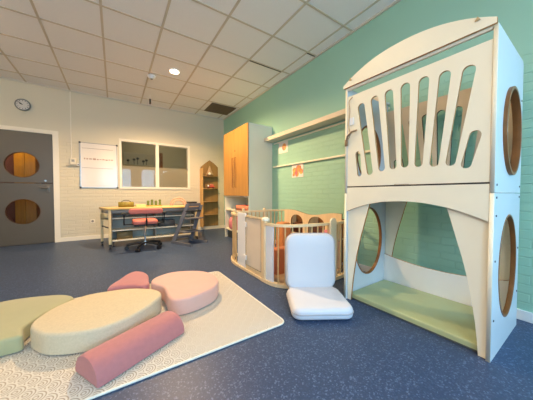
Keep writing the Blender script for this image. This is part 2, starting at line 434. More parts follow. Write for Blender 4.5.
# office: whiteboard-like frieze, plant
t = thing('picture_frieze', 'pale strip with dark tree drawings seen through left interior pane', 'picture', (.45, WY+.9, 1.66))
link('backing', box(.2, 1.02, WY+.88, WY+.90, 1.66, 1.96, 0), mat('frieze_paper', srgb(176, 170, 140), .7), t)
DK = mat('frieze_ink', (.02, .025, .02), .8)
for k, xx in enumerate((.29, .42, .50, .63, .70)):
    bm = bmesh.new(); hh = .06+.03*(k % 3)
    cyl(bm, (xx, WY+.879, 1.67), (xx, WY+.879, 1.69+hh), .007, n=6); ball(bm, (xx, WY+.879, 1.70+hh), .036, (1, .1, .8), 10, 6)
    link('drawn_tree', bm, DK, t)
single('cardboard_panel', box(1.0, 1.08, WY+.80, WY+.86, 1.55, 2.0), mat('card_brown', srgb(120, 78, 40), .8), 'narrow brown panel right of the tree drawings behind the glass', 'panel')
struct('trim_5', box(.02, 1.62, WY+TH, WY+.4, .96, 1.0), FRAMEW)
t = thing('potted_plant', 'dark green leafy plant blurred behind the right interior window pane', 'plant', (1.35, WY+.21, 1.0))
bm = bmesh.new(); lathe(bm, [(.045, 0), (.06, .08), (.05, .08)], (1.35, WY+.21, 1.0)); link('pot', bm, mat('pot_white', (.5, .48, .42), .5), t)
for k in range(11):
    a = 2*PI*k/11+.3; bm = bmesh.new(); L = .16+.06*random.random()
    vs = []
    for j in range(7):
        u = j/6; rr = L*u; z = 1.08+.22*u-.16*u*u+.02*(k % 3)
        wd = .03*math.sin(PI*min(1, u*.92+.08))
        c = Vector((1.35+rr*math.cos(a), WY+.21+rr*.3*math.sin(a), z)); n = Vector((-math.sin(a), math.cos(a)*.6, 0))*wd
        vs.append((bm.verts.new(c+n), bm.verts.new(c+Vector((0, 0, .006))), bm.verts.new(c-n)))
    for A, B in zip(vs, vs[1:]):
        bm.faces.new((A[0], B[0], B[1], A[1])); bm.faces.new((A[1], B[1], B[2], A[2]))
    link('leaf', bm, mat('plant_leaf', (.012, .035, .012), .5), t)

# ---------------------------------------------------------------- ceiling things
for k, (lx, ly) in enumerate(LAMPS):
    lab = 'recessed warm round downlight glowing in the tiled ceiling' if k == 0 else ['', 'added unseen downlight in the ceiling above the rug', 'added unseen downlight nearest the grey door', 'added unseen downlight by the left wall', 'added unseen downlight behind the camera near the windows', 'added unseen downlight in the rear left ceiling corner'][k]
    t = thing('downlight', lab, 'ceiling light', (lx, ly, HC-.012), 0)
    bm = bmesh.new(); lathe(bm, [(.066, -.008), (.088, -.004), (.09, .004), (.066, .004)], (lx, ly, HC-.004)); link('trim_ring', bm, WHITE, t)
    bm = bmesh.new(); cyl(bm, (lx, ly, HC-.016), (lx, ly, HC-.0125), .068, n=28)
    link('lamp_disc', bm, mat('lamp_glow', (1, .9, .7), .5, emit=((1, .80, .50), 14)), t)
    l = bpy.data.lights.new('downlight_beam', 'SPOT'); l.energy = (780, 90, 40, 40, 25, 25)[k]; l.color = WARM; l.spot_size = math.radians(160); l.spot_blend = .6; l.shadow_soft_size = .09
    o = bpy.data.objects.new('downlight_beam', l); C.objects.link(o); o.location = (lx, ly, HC-.03)
# added unseen fill globes behind and left of the camera, warming the ceiling
FILL_GLOBES = [((-2.3, 1.0, 2.5), 'added unseen warm fill globe beside the camera, toward the left wall'), ((-2.6, 3.5, 2.5), 'added unseen warm fill globe between the left wall and the grey door'), ((-.3, -.9, 2.5), 'added unseen warm fill globe behind the camera near the windows')]
for (gx, gy, gz), lab in FILL_GLOBES:
    t = thing('fill_globe', lab, 'added fill light', (gx, gy, gz))
    bm = bmesh.new(); ball(bm, (gx, gy, gz), .16, (1, 1, 1), 32, 20); link('globe', bm, mat('fill_globe_glow', (1, .9, .75), .5, emit=((1, .66, .36), 33)), t)
    bm = bmesh.new(); cyl(bm, (gx, gy, gz+.155), (gx, gy, HC-.02), .006, n=8); cyl(bm, (gx, gy, HC-.03), (gx, gy, HC-.006), .05, n=20); link('cord', bm, WHITE, t)
t = thing('smoke_detector', 'small round white detector on the ceiling left of downlight', 'smoke detector', (.55, 4.37, HC))
bm = bmesh.new(); lathe(bm, [(.025, -.05), (.042, -.045), (.048, -.025), (.062, -.02), (.065, 0)], (.55, 4.37, HC-.0055)); link('housing', bm, WHITE, t)
bm = bmesh.new(); lathe(bm, [(.012, -.056), (.02, -.0505)], (.55, 4.37, HC-.0055)); link('sensor', bm, GREYP, t)
t = thing('hanging_hook', 'short black cord hanging from the ceiling grid near the back wall', 'cord', (.62, 5.2, HC))
bm = bmesh.new(); tube(bm, [(.62, 5.2, HC-.006), (.62, 5.2, HC-.09)], .004, 6); link('cord', bm, WHITE, t)
bm = bmesh.new(); tube(bm, [(.62, 5.2, HC-.09), (.622, 5.2, HC-.19)], .016, 8); link('clip', bm, BLACKP, t)
t = thing('ceiling_vent', 'dark square ventilation grille in the ceiling near the wall corner', 'vent', (2.08, 5.2, HC))
link('backing', box(1.805, 2.375, 4.90, 5.44, HC-.009, HC-.006, 0), mat('vent_dark', (.07, .055, .04), .8), t)
link('frame', prism(rect(1.80, 2.38, 4.895, 5.445), [rect(1.82, 2.36, 4.915, 5.425)], .012, 'XY', HC-.02, edge_mat=False), mat('vent_frame', srgb(120, 105, 82), .6), t)
bm = bmesh.new()
for k in range(18):
    y = 4.93+k*.0285; bx(bm, 1.82, 2.36, y, y+.010, HC-.019, HC-.011, 0)
for k in range(5): x = 1.91+k*.09; bx(bm, x, x+.006, 4.92, 5.42, HC-.019, HC-.011, 0)
link('louvre', bm, mat('vent_slat', srgb(128, 108, 80), .7), t)

# ---------------------------------------------------------------- back wall things
t = thing('wall_clock', 'round grey wall clock above the grey door', 'clock', (-1.34, WY, 2.40))
Y0 = WY
bm = bmesh.new(); cyl(bm, (-1.34, Y0, 2.5), (-1.34, Y0-.035, 2.5), .1, n=36); link('case', bm, GREYP, t)
bm = bmesh.new(); tube(bm, [(-1.34+.095*math.cos(2*PI*k/36), Y0-.036, 2.5+.095*math.sin(2*PI*k/36)) for k in range(36)], .009, 8, True); link('rim', bm, mat('clock_rim', (.2, .2, .18), .4), t)
bm = bmesh.new(); cyl(bm, (-1.34, Y0-.0355, 2.5), (-1.34, Y0-.038, 2.5), .085, n=36); link('dial', bm, mat('clock_dial', srgb(205, 200, 190), .5), t)
for k in range(12):
    bm = bmesh.new(); a = 2*PI*k/12; c = Vector((-1.34+.07*math.sin(a), Y0-.039, 2.5+.07*math.cos(a))); d2 = Vector((math.sin(a), 0, math.cos(a)))
    cyl(bm, c-d2*.009, c+d2*.009, .0035, n=6); link('hour_mark', bm, BLACKP, t)

for L, a, nm in ((.045, math.radians(-68), 'hour_hand'), (.062, math.radians(-50), 'minute_hand')):
    bm = bmesh.new(); cyl(bm, (-1.34, Y0-.041, 2.5), (-1.34+L*math.sin(a), Y0-.041, 2.5+L*math.cos(a)), .0045, n=6); link(nm, bm, BLACKP, t)

t = thing('whiteboard', 'whiteboard with faint ruled writing mounted left of the interior window', 'whiteboard', (-.25, WY, 1.05))
link('board', box(-.555, .045, WY-.018, WY-.002, 1.055, 1.935, .002), mat('glossy_whiteboard', srgb(222, 216, 208), .16, .01), t)
link('frame', prism(rect(-.565, .055, 1.045, 1.945), [rect(-.553, .043, 1.057, 1.933)], .024, 'XZ', WY-.024, edge_mat=False), STEEL, t)
for z in (1.83, 1.44): link('ruled_line', box(-.53, -.02, WY-.0205, WY-.0178, z, z+.006, 0), mat('marker_grey', srgb(120, 110, 108), .6), t)
xx = -.50
while xx < -.04:
    wd = .02+.03*random.random()
    link('written_word', box(xx, xx+wd, WY-.0205, WY-.0178, 1.612+random.uniform(-.006, .006), 1.63+random.uniform(0, .012), 0), mat('marker_brown', srgb(168, 140, 128), .6), t)
    xx += wd+.016
for cx, cz in ((-.562, 1.05), (.052, 1.05), (-.562, 1.94), (.052, 1.94)):
    link('corner_cap', box(cx-.016, cx+.016, WY-.028, WY-.0, cz-.016, cz+.016, .004), mat('cap_grey', (.06, .055, .05), .5), t)

t = thing('wall_intercom', 'white square intercom box on the wall between door and whiteboard', 'intercom', (-.70, WY, 1.47))
link('housing', box(-.715, -.615, WY-.035, WY, 1.49, 1.615, .008), mat('intercom_white', srgb(225, 215, 190), .4), t)
link('display', box(-.69, -.645, WY-.0385, WY-.034, 1.545, 1.59, .001), mat('display_grey', srgb(150, 150, 140), .3), t)
link('shelf_plate', box(-.775, -.575, WY-.03, WY, 1.455, 1.47, .003), mat('plate_grey', srgb(150, 140, 120), .5), t)
bm = bmesh.new(); bx(bm, -.70, -.685, WY-.010, WY, 1.615, HC-.02, .002); link('cable_trunking', bm, FRAMEW, t)
t = thing('light_switch', 'small switch beside the intercom, left of the whiteboard', 'switch', (-.62, WY, 1.47))
link('plate', box(-.608, -.575, WY-.012, WY, 1.475, 1.52, .002), WHITE, t); link('rocker', box(-.60, -.583, WY-.016, WY-.011, 1.483, 1.512, .001), mat('rocker_dark', (.1, .09, .08), .5), t)
t = thing('power_socket', 'white power socket low on the wall left of the desk', 'socket', (-.62, WY, .5))
link('plate', box(-.42, -.345, WY-.012, WY, .33, .405, .003), FRAMEW, t)
bm = bmesh.new(); cyl(bm, (-.3825, WY-.011, .3675), (-.3825, WY-.014, .3675), .022); link('outlet', bm, mat('outlet_shadow', (.25, .23, .2), .5), t)

# long low open shelf unit that stands under the desk
t = thing('low_shelf_unit', 'long low white open shelf unit standing under the wooden desk', 'shelf unit', (.64, 4.86, 0))
LW = mat('low_shelf_white', srgb(226, 220, 200), .4)
for z in (.10, .275, .485): link('shelf_board', box(-.045, 1.345, 4.74, 5.0, z, z+.022, .002), LW, t)
link('back_panel', box(-.045, 1.345, 5.002, 5.012, .10, .60, .001), mat('shelf_back_grey', srgb(158, 160, 150), .5), t)
for x in (-.062, .62, 1.348): link('upright', box(x, x+.016, 4.742, 5.0, .07, .60, .001), mat('upright_grey', srgb(120, 118, 110), .5), t)
for x in (-.03, 1.32):
    for y in (4.77, 4.97):
        bm = bmesh.new(); cyl(bm, (x-.012, y, .035), (x+.012, y, .035), .034, n=18); bx(bm, x-.014, x+.014, y-.012, y+.012, .04, .099, .002); link('castor', bm, BLACKP, t)
for k, (xa, xb, zz, hh, cc, lab) in enumerate(((.02, .26, .123, .13, srgb(120, 104, 70), 'brown box on the lowest board of the low shelf unit, far left'),
        (.70, .98, .298, .12, srgb(90, 92, 92), 'dark grey box on the middle board of the low shelf unit'),
        (1.05, 1.28, .123, .12, srgb(150, 130, 96), 'tan box on the lowest board of the low shelf unit, far right'))):
    t2 = thing('storage_box', lab, 'box', ((xa+xb)/2, 4.87, zz))
    m2 = mat('box_colour_%d' % k, cc, .6)
    link('box_body', prism(rect(xa, xb, 4.77, 4.97), [rect(xa+.008, xb-.008, 4.778, 4.962)], hh, 'XY', zz, edge_mat=False), m2, t2)
    link('box_base', box(xa+.008, xb-.008, 4.778, 4.962, zz, zz+.006, 0), m2, t2)

# desk: trapezoid table on castors
t = thing('activity_desk', 'pale wooden topped desk on castors under the interior window', 'desk', (.66, 4.86, 0))
TOP = [(-.10, 4.63), (1.42, 4.63), (1.56, 5.12), (-.24, 5.12)]
link('desktop', prism(TOP, [], .034, 'XY', .650, .004, edge_mat=False), OAKD, t)
link('apron', prism([(-.085, 4.66), (1.385, 4.66), (1.50, 5.09), (-.215, 5.09)], [[(-.065, 4.675), (-.195, 5.075), (1.48, 5.075), (1.365, 4.675)]], .06, 'XY', .5895, edge_mat=False), mat('apron_grey', srgb(150, 150, 146), .5), t)
for lx, ly in ((-.075, 4.665), (1.375, 4.665), (-.20, 5.07), (1.50, 5.07)):
    lg = link('leg', box(lx-.02, lx+.02, ly-.02, ly+.02, .07, .649, .004), mat('leg_cream', srgb(214, 190, 140), .4), t)
    bm = bmesh.new(); cyl(bm, (lx-.014, ly-.01, .034), (lx+.014, ly-.01, .034), .033, n=20); bx(bm, lx-.02, lx+.02, ly-.018, ly+.02, .045, .072, .003)
    link('castor', bm, BLACKP, lg)
for s in (0, 1):
    for z in (.50, .345):
        a, b = ((-.075, 4.665), (-.20, 5.07)) if s == 0 else ((1.375, 4.665), (1.50, 5.07))
        bm = bmesh.new(); tube(bm, [(a[0], a[1], z), (b[0], b[1], z)], .012, 8); link('end_rail', bm, BLACKP, t)
link('end_panel', prism([(-.072, 4.67), (-.075, 4.69), (-.205, 5.06), (-.215, 5.05)], [], .10, 'XY', .47, edge_mat=False), mat('panel_cream', srgb(214, 196, 150), .5), t)

# things on the desk
t = thing('storage_tray', 'olive green low box standing on the left of the desk', 'box', (.17, 4.9, .6845))
GRN = mat('olive_plastic', srgb(140, 124, 44), .5, .25, 30)
link('box_body', prism(rect(.05, .29, 4.83, 4.98), [rect(.06, .28, 4.84, 4.97)], .09, 'XY', .685, edge_mat=False), GRN, t)
link('box_floor', box(.06, .28, 4.84, 4.97, .685, .691, 0), GRN, t)
bm = bmesh.new(); tube(bm, [(.17+.08*math.cos(a), 4.905, .755+.05*math.sin(a)) for a in [PI*k/10 for k in range(11)]], .006, 8); link('handle', bm, mat('handle_dark', (.07, .06, .02), .5), t)
t = thing('toy_figures_stand', 'small green toys on a rack at the middle of the desk', 'toy', (.62, 4.98, .6845))
link('rack', box(.50, .78, 4.93, 5.03, .685, .70, .003), mat('toy_rack_yellow', srgb(206, 160, 70), .5), t)
for k in range(4):
    bm = bmesh.new(); cyl(bm, (.535+k*.07, 4.98, .70), (.535+k*.07, 4.98, .75+.02*(k % 2)), .026, .018); ball(bm, (.535+k*.07, 4.98, .77+.02*(k % 2)), .024); link('peg_figure', bm, mat('toy_green', srgb(110, 126, 48), .5, .3), t)
t = thing('pink_arch_toy', 'small pale pink arch standing at the right of the desk', 'toy', (1.10, 5.0, .6845))
for r in (.115, .155):
    bm = bmesh.new(); tube(bm, [(1.10+r*math.cos(a), 5.0, .685+r*math.sin(a)) for a in [PI*k/14 for k in range(15)]], .014, 8); link('arch', bm, mat('pink_arch', srgb(226, 176, 146), .5), t)
single('paper_stack', box(.32, .48, 4.85, 5.0, .685, .725, .002), mat('yellow_paper', srgb(232, 206, 140), .7), 'stack of yellowish paper beside the olive box on the desk', 'paper')
t = thing('black_case', 'small black case at the right end of the desk behind the child seat', 'case', (1.36, 4.95, .6845))
link('case_body', box(1.27, 1.45, 4.88, 5.02, .685, .74, .008), BLACKP, t); link('lid', box(1.265, 1.455, 4.875, 5.025, .741, .757, .005), BLACKP, t)

# office chair
t = thing('office_chair', 'coral pink swivel office chair with black five-star base before the desk', 'office chair', (.42, 4.38, 0))
cx, cy = .42, 4.38
bm = bmesh.new(); cyl(bm, (cx, cy, .09), (cx, cy, .40), .016); cyl(bm, (cx, cy, .06), (cx, cy, .13), .03); link('gas_column', bm, CHROME, t)
for k in range(5):
    a = 2*PI*k/5+.45; ex, ey = cx+.27*math.cos(a), cy+.27*math.sin(a)
    bm = bmesh.new(); tube(bm, [(cx, cy, .105), (cx+.14*math.cos(a), cy+.14*math.sin(a), .10), (ex, ey, .075)], .02, 8)
    arm = link('base_arm', bm, BLACKP, t)
    bm = bmesh.new(); nx, ny = -math.sin(a), math.cos(a)
    for s in (-1, 1): cyl(bm, (ex+nx*s*.008, ey+ny*s*.008, .03), (ex+nx*s*.028, ey+ny*s*.028, .03), .03, n=18)
    cyl(bm, (ex, ey, .03), (ex, ey, .075), .008, n=8); link('castor', bm, BLACKP, arm)
link('seat', pad(rrect(cx-.185, cx+.185, cy-.19, cy+.19, .07), .07, .03, .425, .008, .02), PINKF, t)
link('seat_pan', box(cx-.17, cx+.17, cy-.16, cy+.16, .395, .424, .01), BLACKP, t)
bm = pad(rrect(-.245, .245, -.045, .045, .04), .055, .022, 0, 0, .02)
link('backrest', bm, PINKF, t, M=Matrix.Translation((cx, cy-.21, .645)) @ Matrix.Rotation(PI/2, 4, 'X'))
bm = bmesh.new(); tube(bm, [(cx, cy-.12, .41), (cx, cy-.24, .42), (cx, cy-.262, .50), (cx, cy-.212, .64)], .014, 8); link('back_stem', bm, BLACKP, t)
for s in (-1, 1):
    X = cx+s*.30
    bm = bmesh.new(); tube(bm, [(cx+s*.15, cy, .42), (X, cy, .42), (X, cy-.03, .585), (X, cy+.12, .59), (X, cy+.12, .44), (X, cy, .42)], .012, 8)
    ar = link('armrest', bm, BLACKP, t)
    link('arm_pad', box(X-.03, X+.03, cy-.10, cy+.16, .585, .61, .008), BLACKP, ar)

# adjustable child high chair in slate blue, seen from behind/side
t = thing('child_high_chair', 'slate grey slanted wooden high chair beside the right end of desk', 'high chair', (1.17, 4.42, 0), 0)
# local frame along two slanted side beams
BEAMS = [(Vector((.90, 4.50, .04)), Vector((1.12, 4.32, .74)), (1.09, 4.05)), (Vector((1.24, 4.575, .04)), Vector((1.40, 4.45, .71)), (1.44, 4.22))]
for b0, b1, (rx, ry) in BEAMS:
    fx, fy = b0.x, b0.y
    bm = bmesh.new()
    d = (b1-b0).normalized(); side = Vector((.75, -.6, 0)).normalized()*.035; nn = d.cross(side).normalized()*.012
    q = [b0+side+nn, b0-side+nn, b0-side-nn, b0+side-nn]; p = [b1+side+nn, b1-side+nn, b1-side-nn, b1+side-nn]
    vq = [bm.verts.new(v) for v in q]; vp = [bm.verts.new(v) for v in p]
    bm.faces.new(vq); bm.faces.new(vp[::-1])
    for i in range(4): bm.faces.new((vq[i], vq[(i+1) % 4], vp[(i+1) % 4], vp[i]))
    link('side_beam', bm, SLATE, t)
    bm = bmesh.new(); f0 = Vector((fx-.02, fy+.04, .025)); f1 = Vector((rx, ry, .025)); s2 = (f1-f0).cross(Vector((0, 0, 1))).normalized()*.016
    v = [bm.verts.new(a+b+Vector((0, 0, c))) for a in (f0, f1) for b in (s2, -s2) for c in (-.0245, .0255)]
    for f in ((0, 1, 3, 2), (4, 6, 7, 5), (0, 4, 5, 1), (2, 3, 7, 6), (1, 5, 7, 3), (0, 2, 6, 4)): bm.faces.new([v[i] for i in f])
    link('floor_runner', bm, SLATE, t)
def plank(name, z, back, depth, th=.018):
    k = (z-.04)/.70; a = BEAMS[0][0].lerp(BEAMS[0][1], k); b = BEAMS[1][0].lerp(BEAMS[1][1], k); a.z = b.z = z; n = Vector((b.y-a.y, a.x-b.x, 0)).normalized()
    bm = bmesh.new(); P = [a-n*back, b-n*back, b+n*(depth-back), a+n*(depth-back)]
    lo = [bm.verts.new(p) for p in P]; hi = [bm.verts.new(p+Vector((0, 0, th))) for p in P]
    bm.faces.new(lo[::-1]); bm.faces.new(hi)
    for i in range(4): bm.faces.new((lo[i], lo[(i+1) % 4], hi[(i+1) % 4], hi[i]))
    return link(name, bm, SLATE, t)
plank('seat', .46, .02, .22); plank('footplate', .22, .02, .26); plank('cross_bar', .09, .02, .04, .03)
for z in (.62, .69): plank('backrest_slat', z, .012, .022, .055)
bm = bmesh.new(); tube(bm, [(1.08, 4.36, .60), (1.14, 4.22, .61), (1.32, 4.24, .61), (1.37, 4.46, .60)], .014, 8); link('safety_rail', bm, BLACKP, t)

# corner shelf
SX0, SX1 = 1.83, 2.29
t = thing('corner_shelf', 'plywood wall shelf with pointed gable top in the back corner', 'shelf', (2.06, WY-.1, 0))
link('back_panel', prism([(SX0, .085), (SX1, .085), (SX1, 1.62), (2.18, 1.72), (2.06, 1.79), (1.94, 1.70), (SX0, 1.60)], [], .018, 'XZ', WY-.034, edge_mat=False), PLY, t)
link('side_panel', box(SX0-.018, SX0, WY-.23, WY-.016, .085, 1.56, .003), wood('lit_side_ply', srgb(206, 160, 92)), t)  # same plywood in a lighter tone: its lit side put into the colour
for k, z in enumerate((.40, .73, 1.06, 1.38)):
    link('shelf_board', prism([(SX0+.001, WY-.0345), (SX1, WY-.0345), (SX1-.06, WY-.14), (SX0+.001, WY-.24)], [], .02, 'XY', z-.02, edge_mat=False), PLY, t)
t = thing('seashell', 'pale pointed shell ornament on the top board of corner shelf', 'ornament', (2.03, WY-.13, 1.381))
bm = bmesh.new(); lathe(bm, [(.03, 0), (.085, .02), (.09, .05), (.06, .09), (.065, .10), (.04, .15), (.042, .16), (.012, .24), (.002, .26)], (2.03, WY-.13, 1.381)); link('shell_body', bm, mat('shell_tan', srgb(176, 146, 108), .4, .2, 20), t)
bm = bmesh.new(); ball(bm, (2.0, WY-.215, 1.43), .03, (1.2, .4, 1)); link('shell_lip', bm, mat('shell_white', srgb(240, 230, 214), .3), t)
t = thing('toy_boat', 'small red and white toy on the second board of corner shelf', 'toy', (2.06, WY-.13, 1.061))
bm = bmesh.new()
for sx in (-1, 1): cyl(bm, (2.06+sx*.06, WY-.14, 1.083), (2.06+sx*.06, WY-.10, 1.083), .022)
link('wheel', bm, BLACKP, t)
link('toy_body', box(1.97, 2.16, WY-.15, WY-.09, 1.085, 1.125, .01), mat('toy_red', srgb(196, 80, 60), .5), t)
link('toy_cabin', box(2.04, 2.13, WY-.145, WY-.095, 1.126, 1.17, .01), mat('toy_pink', srgb(206, 110, 90), .5), t)
bm = bmesh.new(); ball(bm, (1.98, WY-.155, 1.125), .024); link('toy_light', bm, WHITE, t)

# ---------------------------------------------------------------- tall cabinet
CX0, CX1, CY0, CY1, CZ = 1.975, WX-.001, 3.57, 4.64, 2.17
t = thing('tall_cabinet', 'tall cabinet with golden wooden doors and white side against green wall', 'cabinet', (2.22, 4.1, 0))
CW = mat('cabinet_white', srgb(226, 224, 206), .45, .01)
link('side_panel', box(CX0, CX1, CY0, CY0+.02, 0, CZ, .001), CW, t); link('side_panel', box(CX0, CX1, CY1-.02, CY1, 0, CZ, .001), CW, t)
link('top_panel', box(CX0, CX1, CY0+.021, CY1-.021, CZ-.02, CZ, .001), CW, t); link('back_panel', box(CX1-.01, CX1, CY0+.021, CY1-.021, .2, CZ-.021, 0), CW, t)
for z in (.19, .60, .88): link('shelf_board', box(CX0+.003, CX1-.012, CY0+.021, CY1-.021, z-.02, z, .001), CW, t)
link('plinth', box(CX0+.06, CX0+.08, CY0+.021, CY1-.021, 0, .169, 0), BLACKP, t)
ym = (CY0+CY1)/2
for a, b, hy in ((CY0+.002, ym-.002, ym-.06), (ym+.002, CY1-.002, ym+.06)):
    dr = link('door', box(CX0-.020, CX0-.001, a, b, .885, CZ-.002, .002), OAK, t)
    bm = bmesh.new(); tube(bm, [(CX0-.019, hy, 1.05), (CX0-.045, hy, 1.05), (CX0-.045, hy, 1.62), (CX0-.019, hy, 1.62)], .008, 8); link('handle', bm, mat('handle_bronze', srgb(140, 96, 50), .4, metal=.5), dr)
bm = bmesh.new(); cyl(bm, (CX0-.020, ym-.02, 1.75), (CX0-.028, ym-.02, 1.75), .014); link('lock', bm, mat('lock_brown', srgb(110, 60, 30), .5), t)
t = thing('basket', 'pinkish woven tray of small toys on the open cabinet shelf', 'basket', (2.1, 3.9, .601))
link('basket_body', prism(rrect(1.99, 2.24, 3.68, 4.15, .03), [rrect(2.0, 2.23, 3.69, 4.14, .025)], .10, 'XY', .601, edge_mat=False), mat('basket_salmon', srgb(206, 130, 100), .7, .2, 40, bump=.4), t)
link('basket_base', box(2.0, 2.23, 3.69, 4.14, .601, .61, 0), mat('basket_salmon', srgb(206, 130, 100), .7), t)
for k in range(6):
    bm = bmesh.new(); ball(bm, (0, 0, 0), .045, (1, 1.2, .8), 12, 8)
    tag(link('toy_ball', bm, mat('toy_dark' if k % 2 else 'toy_coral', (.05, .03, .03) if k % 2 else srgb(190, 80, 60), .6)), ['coral toy nearest the white cabinet side in the salmon tray', 'dark toy nearest the white cabinet side in the salmon tray', 'coral toy at the middle of the salmon tray', 'dark toy at the middle of the salmon tray', 'coral toy farthest from the camera in the salmon tray', 'dark toy farthest from the camera in the salmon tray'][k], 'toy', 'toys in the salmon tray').location = (2.06+.10*(k % 2), 3.75+.065*k, .675)
t = thing('cloth_bag', 'pink soft bundle on the bottom shelf of the tall cabinet', 'bag', (2.12, 4.30, .191))
bm = pad(smooth_path([(1.99, 4.15), (2.2, 4.17), (2.24, 4.35), (2.18, 4.5), (2.0, 4.48), (1.97, 4.32)], 5, True), .26, .11, .191, .03, .05); link('bag_body', bm, PINKC, t)
bm = bmesh.new(); tube(bm, [(2.03, 4.26, .44), (2.03, 4.29, .50), (2.03, 4.36, .50), (2.03, 4.39, .44)], .008, 8); link('bag_strap', bm, mat('bag_strap', srgb(186, 90, 100), .7), t)

# ---------------------------------------------------------------- right wall things
t = thing('wall_shelf', 'long pale shelf high on the green wall between cabinet and play tower', 'shelf', (2.36, 2.45, 1.83))
link('board', box(2.30, WX-.001, 1.36, 3.56, 1.87, 1.89, .002), mat('shelf_grey_white', srgb(200, 204, 196), .5), t)
link('front_edge', box(2.285, 2.2995, 1.36, 3.56, 1.868, 1.93, .003), mat('shelf_warm_edge', srgb(226, 212, 188), .45), t)
link('wall_batten', box(WX-.02, WX-.001, 1.36, 3.50, 1.825, 1.845, .002), CREAM, t)
single('picture_rail', box(WX-.03, WX-.001, 1.34, 3.50, 1.40, 1.425, .003), CREAM, 'narrow cream rail along the green wall below the long shelf', 'rail')
def artmat(name, seed):
    m = mat(name, (.9, .88, .84), .7); nt = m.node_tree; b = nt.nodes['Principled BSDF']
    tc = nt.nodes.new('ShaderNodeNewGeometry'); nz = nt.nodes.new('ShaderNodeTexNoise'); nz.noise_dimensions = '4D'; nz.inputs['W'].default_value = seed
    nz.inputs['Scale'].default_value = 18; nt.links.new(tc.outputs['Position'], nz.inputs['Vector'])
    r = nt.nodes.new('ShaderNodeValToRGB'); r.color_ramp.elements[0].position = .36; r.color_ramp.elements[0].color = srgb(206, 120, 130)+(1,)
    r.color_ramp.elements[1].position = .66; r.color_ramp.elements[1].color = srgb(232, 200, 110)+(1,)
    e = r.color_ramp.elements.new(.5); e.color = srgb(222, 150, 90)+(1,)
    nt.links.new(nz.outputs['Fac'], r.inputs[0]); nt.links.new(r.outputs[0], b.inputs['Base Color']); return m
for (y0, y1, z0, z1, lab, sd, blob) in ((3.10, 3.36, 1.635, 1.825, 'small white card with one orange painted blot on green wall', 1, [(3.20, 1.735, .06)]),
                          (2.71, 2.99, 1.19, 1.395, 'white card with many pink and yellow painted blots under the narrow rail', 5,
                           [(2.92, 1.30, .05), (2.83, 1.33, .055), (2.76, 1.28, .045), (2.86, 1.245, .045), (2.79, 1.345, .03), (2.94, 1.24, .03)])):
    t = thing('painted_card', lab, 'picture', (WX-.006, (y0+y1)/2, z0))
    link('card', box(WX-.006, WX-.003, y0, y1, z0, z1, 0), mat('card_white', srgb(236, 228, 220), .7), t)
    for (by, bz, br) in blob:
        bm = bmesh.new(); cyl(bm, (WX-.0062, by, bz), (WX-.0075, by, bz), br, n=20)
        link('painted_blot', bm, artmat('finger_paint_%d' % sd, sd), t)

# ---------------------------------------------------------------- playpen
t = thing('playpen', 'birch playpen with curved dowel rail and gate, against the green wall', 'playpen', (1.9, 2.4, 0))
front = smooth_path([(1.302, 2.035), (1.325, 1.86), (1.42, 1.745), (1.58, 1.69), (1.80, 1.655), (2.05, 1.66), (2.28, 1.72), (2.44, 1.84)], 8)
backl = smooth_path([(1.305, 2.64), (1.335, 2.86), (1.45, 3.06), (1.62, 3.10)], 6)
rear = [(1.62, 3.10), (2.44, 3.04)]
for path, nm in ((front, 'front'), (backl, 'side'), (rear, 'rear')):
    bm = bmesh.new(); ribbon(bm, path, .05, .002, .035); link('base_rail', bm, BIRCH, t)
    zt = .622 if nm == 'front' else .665
    bm = bmesh.new(); ribbon(bm, path, .042, zt-.025, zt); link('top_rail', bm, BIRCH, t)
    # dowels
    P = [Vector((p[0], p[1])) for p in path]; L = [0]
    for a, b in zip(P, P[1:]): L.append(L[-1]+(b-a).length)
    n = max(2, int(L[-1]/.068)); 
    for k in range(1, n):
        s = L[-1]*k/n
        if nm == 'front' and s < .15: continue
        i = max(j for j in range(len(L)-1) if L[j] <= s); u = (s-L[i])/(L[i+1]-L[i]); p = P[i].lerp(P[i+1], u)
        bm = bmesh.new(); cyl(bm, (p.x, p.y, .035), (p.x, p.y, zt-.025), .0075, n=10); link('dowel', bm, DOWEL, t)
link('base_rail', box(1.278, 1.328, 2.035, 2.64, .002, .035, .004), BIRCH, t)
bm = bmesh.new(); ribbon(bm, [(p[0], p[1]) for p in front[2:8]], .012, .036, .597)
link('side_screen', bm, mat('screen_white', srgb(226, 230, 236), .35), t)
link('white_side_board', box(1.290, 1.312, 2.425, 2.635, .036, .69, .008), WHITE, t)
link('gate_post', box(1.282, 1.322, 1.99, 2.035, .036, .645, .006), BIRCH, t)
g = link('gate', prism(rrect(2.038, 2.42, .05, .668, .02), [rect(2.068, 2.414, .085, .648)], .022, 'YZ', 1.290, edge_mat=False), BIRCH, t)
link('gate_panel', box(1.296, 1.306, 2.070, 2.412, .087, .646, .001), mat('gate_greige', srgb(226, 212, 190), .45), g)
bm = bmesh.new(); tube(bm, [(1.2895, 2.070, .087), (1.2895, 2.412, .087), (1.2895, 2.412, .646), (1.2895, 2.070, .646)], .003, 6, True); link('gate_gasket', bm, mat('gasket', (.12, .10, .08), .6), g)
for z in (.17, .56): link('hinge', box(1.276, 1.289, 2.385, 2.45, z-.03, z+.03, .005), WHITE, g)
for (px, py, zt) in ((1.31, 2.01, .655),):
    bm = bmesh.new(); lathe(bm, [(.012, 0), (.042, .004), (.04, .02), (.02, .037), (.004, .04)], (px, py, zt-.014)); link('post_cap', bm, CREAM, t)
link('round_topped_post', prism([(1.855, .03), (1.945, .03), (1.945, .63)]+[(1.9+.045*math.cos(PI*k/10), .63+.04*math.sin(PI*k/10)) for k in range(1, 10)]+[(1.855, .63)], [], .02, 'XZ', 1.617, .002, edge_mat=False), CREAM, t)
